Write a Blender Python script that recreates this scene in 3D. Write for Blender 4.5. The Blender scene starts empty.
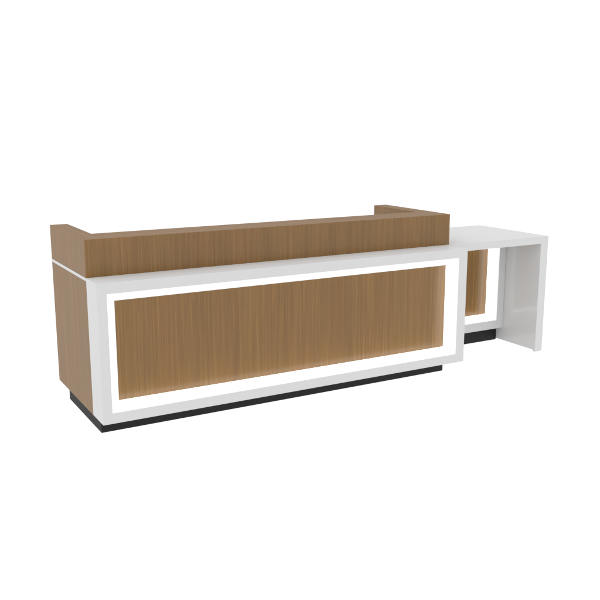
import bpy, bmesh, math
from mathutils import Matrix, Vector

sc = bpy.context.scene
C = sc.collection

# ---------------------------------------------------------------- measures (metres)
W, D, H = 2.553, 0.769, 1.10       # main counter: width, depth behind the white frame, full height
HL, GAP = 0.8874, 0.0175           # height of the white ledge, its thickness
FD = 0.1945                        # depth of the white front frame
ZB = 0.0925                        # underside of the counter above the floor
ARM, RAIL = 0.1081, 0.2334         # riser: arm thickness, front rail thickness
BL, BR, BT, BB, SW, REC = 0.0550, 0.0710, 0.0607, 0.0600, 0.0390, 0.0913
WX, WY0, WY1, WS, WP = 3.4826, -0.0227, 0.7368, 0.0534, 0.0712
RY, RB, RSW, RREC, RZ = 0.338, 0.0672, 0.0395, 0.0894, 0.1136

# ---------------------------------------------------------------- materials
def new_mat(name):
    m = bpy.data.materials.new(name); m.use_nodes = True
    nt = m.node_tree; b = nt.nodes['Principled BSDF']
    return m, nt, b

def satin(nt, b, ior, cap, rough):
    """Diffuse body under a thin satin finish whose reflection saturates at `cap` towards grazing."""
    N, L = nt.nodes, nt.links
    out = [n for n in N if n.type == 'OUTPUT_MATERIAL'][0]
    d = N.new('ShaderNodeBsdfDiffuse'); g = N.new('ShaderNodeBsdfGlossy'); mx = N.new('ShaderNodeMixShader')
    f = N.new('ShaderNodeFresnel'); f.inputs['IOR'].default_value = ior
    mn = N.new('ShaderNodeMath'); mn.operation = 'MINIMUM'; mn.inputs[1].default_value = cap
    L.new(f.outputs[0], mn.inputs[0]); L.new(mn.outputs[0], mx.inputs[0])
    L.new(d.outputs[0], mx.inputs[1]); L.new(g.outputs[0], mx.inputs[2]); L.new(mx.outputs[0], out.inputs['Surface'])
    if b.inputs['Base Color'].is_linked: L.new(b.inputs['Base Color'].links[0].from_socket, d.inputs['Color'])
    if b.inputs['Normal'].is_linked:
        for q in (d, g, f): L.new(b.inputs['Normal'].links[0].from_socket, q.inputs['Normal'])
    g.inputs['Roughness'].default_value = rough
    if b.inputs['Roughness'].is_linked: L.new(b.inputs['Roughness'].links[0].from_socket, g.inputs['Roughness'])
    N.remove(b)

def wood(name, axis, base, dark, light, ior=1.68, rough=0.24):
    """Straight-grained veneer; the grain runs along `axis` (object space)."""
    m, nt, b = new_mat(name)
    N, L = nt.nodes, nt.links
    tc = N.new('ShaderNodeTexCoord')
    def noise(across, along, detail, rgh, off=0.0, dist=0.0):
        mp = N.new('ShaderNodeMapping')
        s = [across]*3; s[axis] = along
        mp.inputs['Scale'].default_value = s
        mp.inputs['Location'].default_value = (off, off*1.7, off*0.6)
        L.new(tc.outputs['Object'], mp.inputs['Vector'])
        n = N.new('ShaderNodeTexNoise')
        n.inputs['Scale'].default_value = 1.0
        n.inputs['Detail'].default_value = detail
        n.inputs['Roughness'].default_value = rgh
        n.inputs['Distortion'].default_value = dist
        L.new(mp.outputs['Vector'], n.inputs['Vector'])
        return n.outputs['Fac']
    def ramp(fac, stops):
        r = N.new('ShaderNodeValToRGB')
        e = r.color_ramp.elements
        e[0].position, e[0].color = stops[0][0], stops[0][1]
        e[1].position, e[1].color = stops[-1][0], stops[-1][1]
        for p, c in stops[1:-1]:
            q = e.new(p); q.color = c
        L.new(fac, r.inputs['Fac'])
        return r.outputs['Color']
    def mix(mode, fac, a, bb):
        x = N.new('ShaderNodeMix'); x.data_type = 'RGBA'; x.blend_type = mode
        if isinstance(fac, float): x.inputs['Factor'].default_value = fac
        else: L.new(fac, x.inputs['Factor'])
        for s, v in ((x.inputs[6], a), (x.inputs[7], bb)):
            if isinstance(v, tuple): s.default_value = v
            else: L.new(v, s)
        return x.outputs[2]
    g = lambda v: (v, v, v, 1)
    broad = noise(9, 0.35, 3, 0.55, 3.1, 0.3)        # wide bands of the veneer
    mid = noise(62, 0.8, 3, 0.6, 7.7)                # growth lines
    fine = noise(185, 2.6, 3, 0.6, 1.3)             # fine straight streaks
    pore = noise(330, 9.0, 2, 0.6, 5.5)              # short dark pores
    tint = noise(6, 0.5, 2, 0.5, 11.0)               # warm/olive drift
    col = ramp(mid, [(0.25, dark), (0.50, base), (0.76, light)])
    col = mix('MULTIPLY', 1.0, col, ramp(broad, [(0.30, g(0.93)), (0.72, g(1.07))]))
    col = mix('MULTIPLY', 1.0, col, ramp(fine, [(0.34, g(0.84)), (0.44, g(0.97)), (0.56, g(1.02)), (0.66, g(1.25))]))
    col = mix('MULTIPLY', 1.0, col, ramp(pore, [(0.26, g(0.86)), (0.42, g(1.0)), (1.0, g(1.02))]))
    col = mix('MULTIPLY', 1.0, col, ramp(tint, [(0.32, (1.03, 0.985, 0.985, 1)), (0.68, (0.985, 1.01, 0.965, 1))]))
    L.new(col, b.inputs['Base Color'])
    b.inputs['IOR'].default_value = ior
    rr = N.new('ShaderNodeMapRange')
    rr.inputs['To Min'].default_value = rough-0.06; rr.inputs['To Max'].default_value = rough+0.08
    L.new(fine, rr.inputs['Value']); L.new(rr.outputs['Result'], b.inputs['Roughness'])
    bp = N.new('ShaderNodeBump'); bp.inputs['Strength'].default_value = 0.12; bp.inputs['Distance'].default_value = 0.0006
    L.new(fine, bp.inputs['Height']); L.new(bp.outputs['Normal'], b.inputs['Normal'])
    satin(nt, b, ior, 0.175, rough)
    return m

BASE, DARK, LIGHT = (0.188, 0.092, 0.017, 1), (0.160, 0.075, 0.011, 1), (0.215, 0.110, 0.024, 1)
wood_v = wood('oak_veneer_upright_grain', 2, BASE, DARK, LIGHT)
wood_x = wood('oak_veneer_lengthwise_grain', 0, BASE, DARK, LIGHT)
wood_y = wood('oak_veneer_crosswise_grain', 1, BASE, DARK, LIGHT)

def laminate(name, col, rough, ior=1.5):
    m, nt, b = new_mat(name)
    N, L = nt.nodes, nt.links
    tc = N.new('ShaderNodeTexCoord')
    n = N.new('ShaderNodeTexNoise'); n.inputs['Scale'].default_value = 5; n.inputs['Detail'].default_value = 3
    L.new(tc.outputs['Object'], n.inputs['Vector'])
    r = N.new('ShaderNodeValToRGB')
    r.color_ramp.elements[0].color = (col*0.985, col*0.985, col*0.985, 1)
    r.color_ramp.elements[1].color = (col*1.015, col*1.015, col*1.015, 1)
    L.new(n.outputs['Fac'], r.inputs['Fac']); L.new(r.outputs['Color'], b.inputs['Base Color'])
    satin(nt, b, ior, 0.08, rough)
    return m
white = laminate('white_satin_lacquer', 0.60, 0.13, 1.45)

dark, dnt, db = new_mat('charcoal_plinth_laminate')
dn = dnt.nodes.new('ShaderNodeTexNoise'); dn.inputs['Scale'].default_value = 160; dn.inputs['Detail'].default_value = 3
dtc = dnt.nodes.new('ShaderNodeTexCoord'); dnt.links.new(dtc.outputs['Object'], dn.inputs['Vector'])
dr = dnt.nodes.new('ShaderNodeValToRGB')
dr.color_ramp.elements[0].color = (0.006, 0.006, 0.006, 1); dr.color_ramp.elements[1].color = (0.020, 0.020, 0.021, 1)
dnt.links.new(dn.outputs['Fac'], dr.inputs['Fac']); dnt.links.new(dr.outputs['Color'], db.inputs['Base Color'])
satin(dnt, db, 1.32, 0.07, 0.4)

led, lnt, lb = new_mat('lit_acrylic_diffuser')
lb.inputs['Base Color'].default_value = (0.04, 0.04, 0.04, 1)
lb.inputs['Roughness'].default_value = 0.4
lb.inputs['Emission Color'].default_value = (1, 1, 1, 1)
lb.inputs['Emission Strength'].default_value = 0.96

led_in = led.copy(); led_in.name = 'lit_acrylic_inner_edge'
led_in.node_tree.nodes['Principled BSDF'].inputs['Emission Strength'].default_value = 2.15   # bottom and right edges boosted to add the halo on the wood
led_dim = led.copy(); led_dim.name = 'lit_acrylic_inner_edge_dim'
led_dim.node_tree.nodes['Principled BSDF'].inputs['Emission Strength'].default_value = 1.25  # top and left edges kept weaker, so the wood shows no halo there

floor_m, fnt, fb = new_mat('glowing_white_floor')
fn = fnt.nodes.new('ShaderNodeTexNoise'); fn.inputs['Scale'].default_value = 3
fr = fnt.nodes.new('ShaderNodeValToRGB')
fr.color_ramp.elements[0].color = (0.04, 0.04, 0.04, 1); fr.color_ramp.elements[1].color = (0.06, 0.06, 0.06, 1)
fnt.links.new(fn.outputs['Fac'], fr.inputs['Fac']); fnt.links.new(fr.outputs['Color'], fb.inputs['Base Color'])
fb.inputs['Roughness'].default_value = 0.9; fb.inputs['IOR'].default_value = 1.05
fb.inputs['Emission Color'].default_value = (1, 1, 1, 1); fb.inputs['Emission Strength'].default_value = 1.0   # added glow: keeps the floor white, without contact shadows, and lights from below

# ---------------------------------------------------------------- mesh helpers
def box(bm, x0, x1, y0, y1, z0, z1, mi=0, top_mi=None):
    v = [bm.verts.new(p) for p in ((x0,y0,z0),(x1,y0,z0),(x1,y1,z0),(x0,y1,z0),
                                   (x0,y0,z1),(x1,y0,z1),(x1,y1,z1),(x0,y1,z1))]
    for k, idx in enumerate(((3,2,1,0),(4,5,6,7),(0,1,5,4),(1,2,6,5),(2,3,7,6),(3,0,4,7))):
        f = bm.faces.new([v[i] for i in idx])
        f.material_index = top_mi if (top_mi is not None and k == 1) else mi

def ring(bm, xa, xb, za, zb_, l, r, b, t, y0, y1, inner=0):
    """Rectangular frame in the xz plane with a square opening, from y0 (front) to y1 (back)."""
    o = [(xa,za),(xb,za),(xb,zb_),(xa,zb_)]
    i = [(xa+l,za+b),(xb-r,za+b),(xb-r,zb_-t),(xa+l,zb_-t)]
    V = {}
    for n, pts in (('o',o),('i',i)):
        for y, s in ((y0,'f'),(y1,'b')):
            V[n+s] = [bm.verts.new((p[0], y, p[1])) for p in pts]
    for k in range(4):
        j = (k+1) % 4
        bm.faces.new((V['of'][k], V['of'][j], V['if'][j], V['if'][k]))
        bm.faces.new((V['ob'][j], V['ob'][k], V['ib'][k], V['ib'][j]))
        bm.faces.new((V['ob'][k], V['ob'][j], V['of'][j], V['of'][k]))
        bm.faces.new((V['if'][k], V['if'][j], V['ib'][j], V['ib'][k])).material_index = (inner + (k > 1)) if inner else 0

def prism(bm, outline, z0, z1, mi=0):
    lo = [bm.verts.new((x, y, z0)) for x, y in outline]
    hi = [bm.verts.new((x, y, z1)) for x, y in outline]
    n = len(outline)
    f = bm.faces.new(hi); f.material_index = mi
    f = bm.faces.new(lo[::-1]); f.material_index = mi
    for k in range(n):
        j = (k+1) % n
        f = bm.faces.new((lo[k], lo[j], hi[j], hi[k])); f.material_index = mi

def obj(name, bm, mats, parent=None, bevel=0.0, label=None):
    bmesh.ops.recalc_face_normals(bm, faces=bm.faces[:])
    me = bpy.data.meshes.new(name); bm.to_mesh(me); bm.free()
    for m in (mats if isinstance(mats, (list, tuple)) else [mats]): me.materials.append(m)
    o = bpy.data.objects.new(name, me); C.objects.link(o)
    if parent: o.parent = parent
    if bevel:
        md = o.modifiers.new('bevel', 'BEVEL'); md.width = bevel; md.segments = 2; md.limit_method = 'ANGLE'
        md.harden_normals = True
        for p in me.polygons: p.use_smooth = True
    if label: o['label'] = label
    return o
BM = bmesh.new

# ---------------------------------------------------------------- the setting
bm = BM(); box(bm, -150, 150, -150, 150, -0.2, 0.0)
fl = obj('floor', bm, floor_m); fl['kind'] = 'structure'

# ---------------------------------------------------------------- the desk
desk = bpy.data.objects.new('reception_desk', None); C.objects.link(desk)
desk['label'] = 'wood veneer reception desk with glowing white framed front and lower white side counter'
desk['category'] = 'reception desk'

# wooden body: two side panels and the front board the frame hangs on (open to the staff side)
ZT = HL - GAP + 0.002
for xa, xb in ((0.0, 0.05), (W-0.05, W)):
    bm = BM(); box(bm, xa, xb, 0.0, D, ZB, ZT); obj('side_panel', bm, wood_v, desk, 0.0008)
bm = BM(); box(bm, 0.0505, W-0.0505, 0.002, 0.032, ZB, ZT-0.004); obj('back_board', bm, wood_v, desk)
bm = BM(); box(bm, 0.0505, W-0.0505, 0.0325, D-0.01, 0.715, 0.745); obj('worktop', bm, white, desk, 0.0015)
bm = BM(); box(bm, 0.0505, W-0.0505, 0.0325, D-0.04, ZB+0.001, ZB+0.022); obj('bottom_shelf', bm, wood_x, desk, 0.001)

# thin white slab between body and riser, U-shaped like the riser
e = 0.0012
def ushape(x0, x1, y0, y1, a, r):
    return [(x0,y0),(x1,y0),(x1,y1),(x1-a,y1),(x1-a,y0+r),(x0+a,y0+r),(x0+a,y1),(x0,y1)]
bm = BM(); prism(bm, ushape(-e, W+e*0.5, 0.0004, D+e, ARM+0.03, RAIL+0.03), HL-GAP, HL)
obj('ledge', bm, white, desk, 0.0006)

# wooden riser: front rail and two arms; lengthwise grain on the tops
bm = BM()
Z0, Z1 = HL-0.001, H
x0, x1, y0, y1, a, r = 0.0, W, 0.0015, D, ARM, RAIL
U = ushape(x0, x1, y0, y1, a, r)
lo = [bm.verts.new((x, y, Z0)) for x, y in U]; hi = [bm.verts.new((x, y, Z1)) for x, y in U]
for k in range(8):
    bm.faces.new((lo[k], lo[(k+1) % 8], hi[(k+1) % 8], hi[k]))
for idx, mi in (((0,1,4,5),1), ((1,2,3,4),2), ((0,5,6,7),2)):
    f = bm.faces.new([hi[i] for i in idx]); f.material_index = mi
    f = bm.faces.new([lo[i] for i in idx][::-1]); f.material_index = mi
obj('riser', bm, [wood_v, wood_x, wood_y], desk, 0.0008)

# white front frame > light strip, front panel
bm = BM(); ring(bm, 0.0, W+0.003, ZB, HL-0.0003, BL, BR, BB, BT, -FD, 0.0)
frame = obj('front_frame', bm, white, desk, 0.0018)
g = 0.0006
bm = BM(); ring(bm, BL+g, W+0.003-BR-g, ZB+BB+g, HL-BT-g, SW, SW, SW, SW, -FD+0.0012, -FD+REC, 1)
obj('light_strip', bm, [led, led_in, led_dim], frame)
bm = BM(); box(bm, BL+0.001, W-BR+0.002, -FD+REC+0.0005, -FD+REC+0.0185, ZB+BB+0.001, HL-BT-0.001)
obj('front_panel', bm, wood_v, frame)

# charcoal plinth
bm = BM(); box(bm, 0.0249, W-0.0697, -FD+0.133, D-0.143, 0.0, ZB-0.0005)
obj('plinth', bm, dark, desk, 0.001)

# ---------------------------------------------------------------- the lower side counter
WL = W + 0.0036
def xz_prism(bm, prof, y0, y1):
    fr = [bm.verts.new((x, y0, z)) for x, z in prof]; bk = [bm.verts.new((x, y1, z)) for x, z in prof]
    n = len(prof); bm.faces.new(fr); bm.faces.new(bk[::-1])
    for k in range(n):
        bm.faces.new((fr[k], fr[(k+1) % n], bk[(k+1) % n], bk[k]))
zi, q = 0.012, 0.0002
# slab and waterfall end meet in a mitre; the panel clears the floor a little behind its front edge
bm = BM(); xz_prism(bm, [(WL, HL-WS), (WX-WP-q, HL-WS), (WX-q, HL), (WL, HL)], WY0, WY1)
obj('counter_top', bm, white, desk)
bm = BM()
xz_prism(bm, [(WX-WP, 0.0), (WX, 0.0), (WX, HL), (WX-WP, HL-WS)], WY0, WY0+0.02)
xz_prism(bm, [(WX-WP, zi), (WX, zi), (WX, HL), (WX-WP, HL-WS)], WY0+0.02, WY1)
ep = obj('end_panel', bm, white, desk)
for fy in (0.62,):
    bm = BM()
    bmesh.ops.create_cone(bm, cap_ends=True, segments=32, radius1=0.018, radius2=0.014, depth=zi,
                          matrix=Matrix.Translation((WX-WP/2, fy, zi/2)))
    obj('foot', bm, dark, ep)

XR = WX-WP-0.0006
bm = BM(); ring(bm, WL, XR, RZ, HL-WS-0.0006, RB, RB, RB, 0.044, RY, RY+RREC+0.03)
rf = obj('side_frame', bm, white, desk, 0.0015)
bm = BM(); ring(bm, WL+RB+g, XR-RB-g, RZ+RB+g, HL-WS-0.0446-g, RSW, RSW, RSW, 0.026, RY+0.0012, RY+RREC, 1)
obj('light_strip', bm, [led, led_in, led_dim], rf)
bm = BM(); box(bm, WL+RB+0.001, XR-RB-0.001, RY+RREC+0.0005, RY+RREC+0.018, RZ+RB+0.001, HL-WS-0.046)
obj('front_panel', bm, wood_v, rf)
bm = BM(); box(bm, WL-0.004, XR, 0.4082, 0.66, 0.0, RZ-0.0005)
obj('plinth', bm, dark, desk, 0.001)

# ---------------------------------------------------------------- camera (fitted to the photograph)
ya, pi, ro = map(math.radians, (-29.5937, -12.1489, -0.0232))
fw = Vector((-math.sin(ya)*math.cos(pi), math.cos(ya)*math.cos(pi), math.sin(pi)))
rt = Vector((math.cos(ya), math.sin(ya), 0)); up = rt.cross(fw)
rt, up = rt*math.cos(ro)+up*math.sin(ro), -rt*math.sin(ro)+up*math.cos(ro)
cam = bpy.data.cameras.new('camera'); co = bpy.data.objects.new('camera', cam); C.objects.link(co)
M = Matrix((rt, up, -fw)).transposed().to_4x4(); M.translation = (-1.2263, -4.5483, 1.7462)
co.matrix_world = M
cam.sensor_width = 36; cam.lens = 36*842.06/600; cam.clip_end = 1000
sc.camera = co

# ---------------------------------------------------------------- light: white world, brightened by direction
w = bpy.data.worlds.new('World'); sc.world = w; w.use_nodes = True
wn, wl = w.node_tree.nodes, w.node_tree.links
bg = wn['Background']
tc = wn.new('ShaderNodeTexCoord'); sp = wn.new('ShaderNodeSeparateXYZ'); wl.new(tc.outputs['Generated'], sp.inputs[0])
rz = wn.new('ShaderNodeValToRGB')                       # white world, raised overhead to lighten the tops
e_ = rz.color_ramp.elements
e_[0].position, e_[0].color = 0.35, (1.03, 1.03, 1.03, 1); e_[1].position, e_[1].color = 0.9, (1.24, 1.24, 1.25, 1)
wl.new(sp.outputs['Z'], rz.inputs['Fac'])
mr = wn.new('ShaderNodeMapRange')                       # added gain from behind the camera, lifts the desk front
mr.inputs['From Min'].default_value = 0.0; mr.inputs['From Max'].default_value = -1.0
mr.inputs['To Min'].default_value = 1.0; mr.inputs['To Max'].default_value = 1.10
wl.new(sp.outputs['Y'], mr.inputs['Value'])
wl.new(rz.outputs['Color'], bg.inputs['Color']); 
ml = wn.new('ShaderNodeMapRange')                       # stronger added gain from the left, lifts the wooden side
ml.inputs['From Min'].default_value = 0.0; ml.inputs['From Max'].default_value = -1.0
ml.inputs['To Min'].default_value = 1.0; ml.inputs['To Max'].default_value = 1.33
wl.new(sp.outputs['X'], ml.inputs['Value'])
mm = wn.new('ShaderNodeMath'); mm.operation = 'MULTIPLY'
wl.new(mr.outputs['Result'], mm.inputs[0]); wl.new(ml.outputs['Result'], mm.inputs[1])
wl.new(mm.outputs[0], bg.inputs['Strength'])

sc.view_settings.view_transform = 'Standard'; sc.view_settings.look = 'None'
sc.view_settings.exposure = 0; sc.view_settings.gamma = 1
sc.render.resolution_x = sc.render.resolution_y = 1024
sc.cycles.use_denoising = True
sc.cycles.max_bounces = 10; sc.cycles.diffuse_bounces = 6
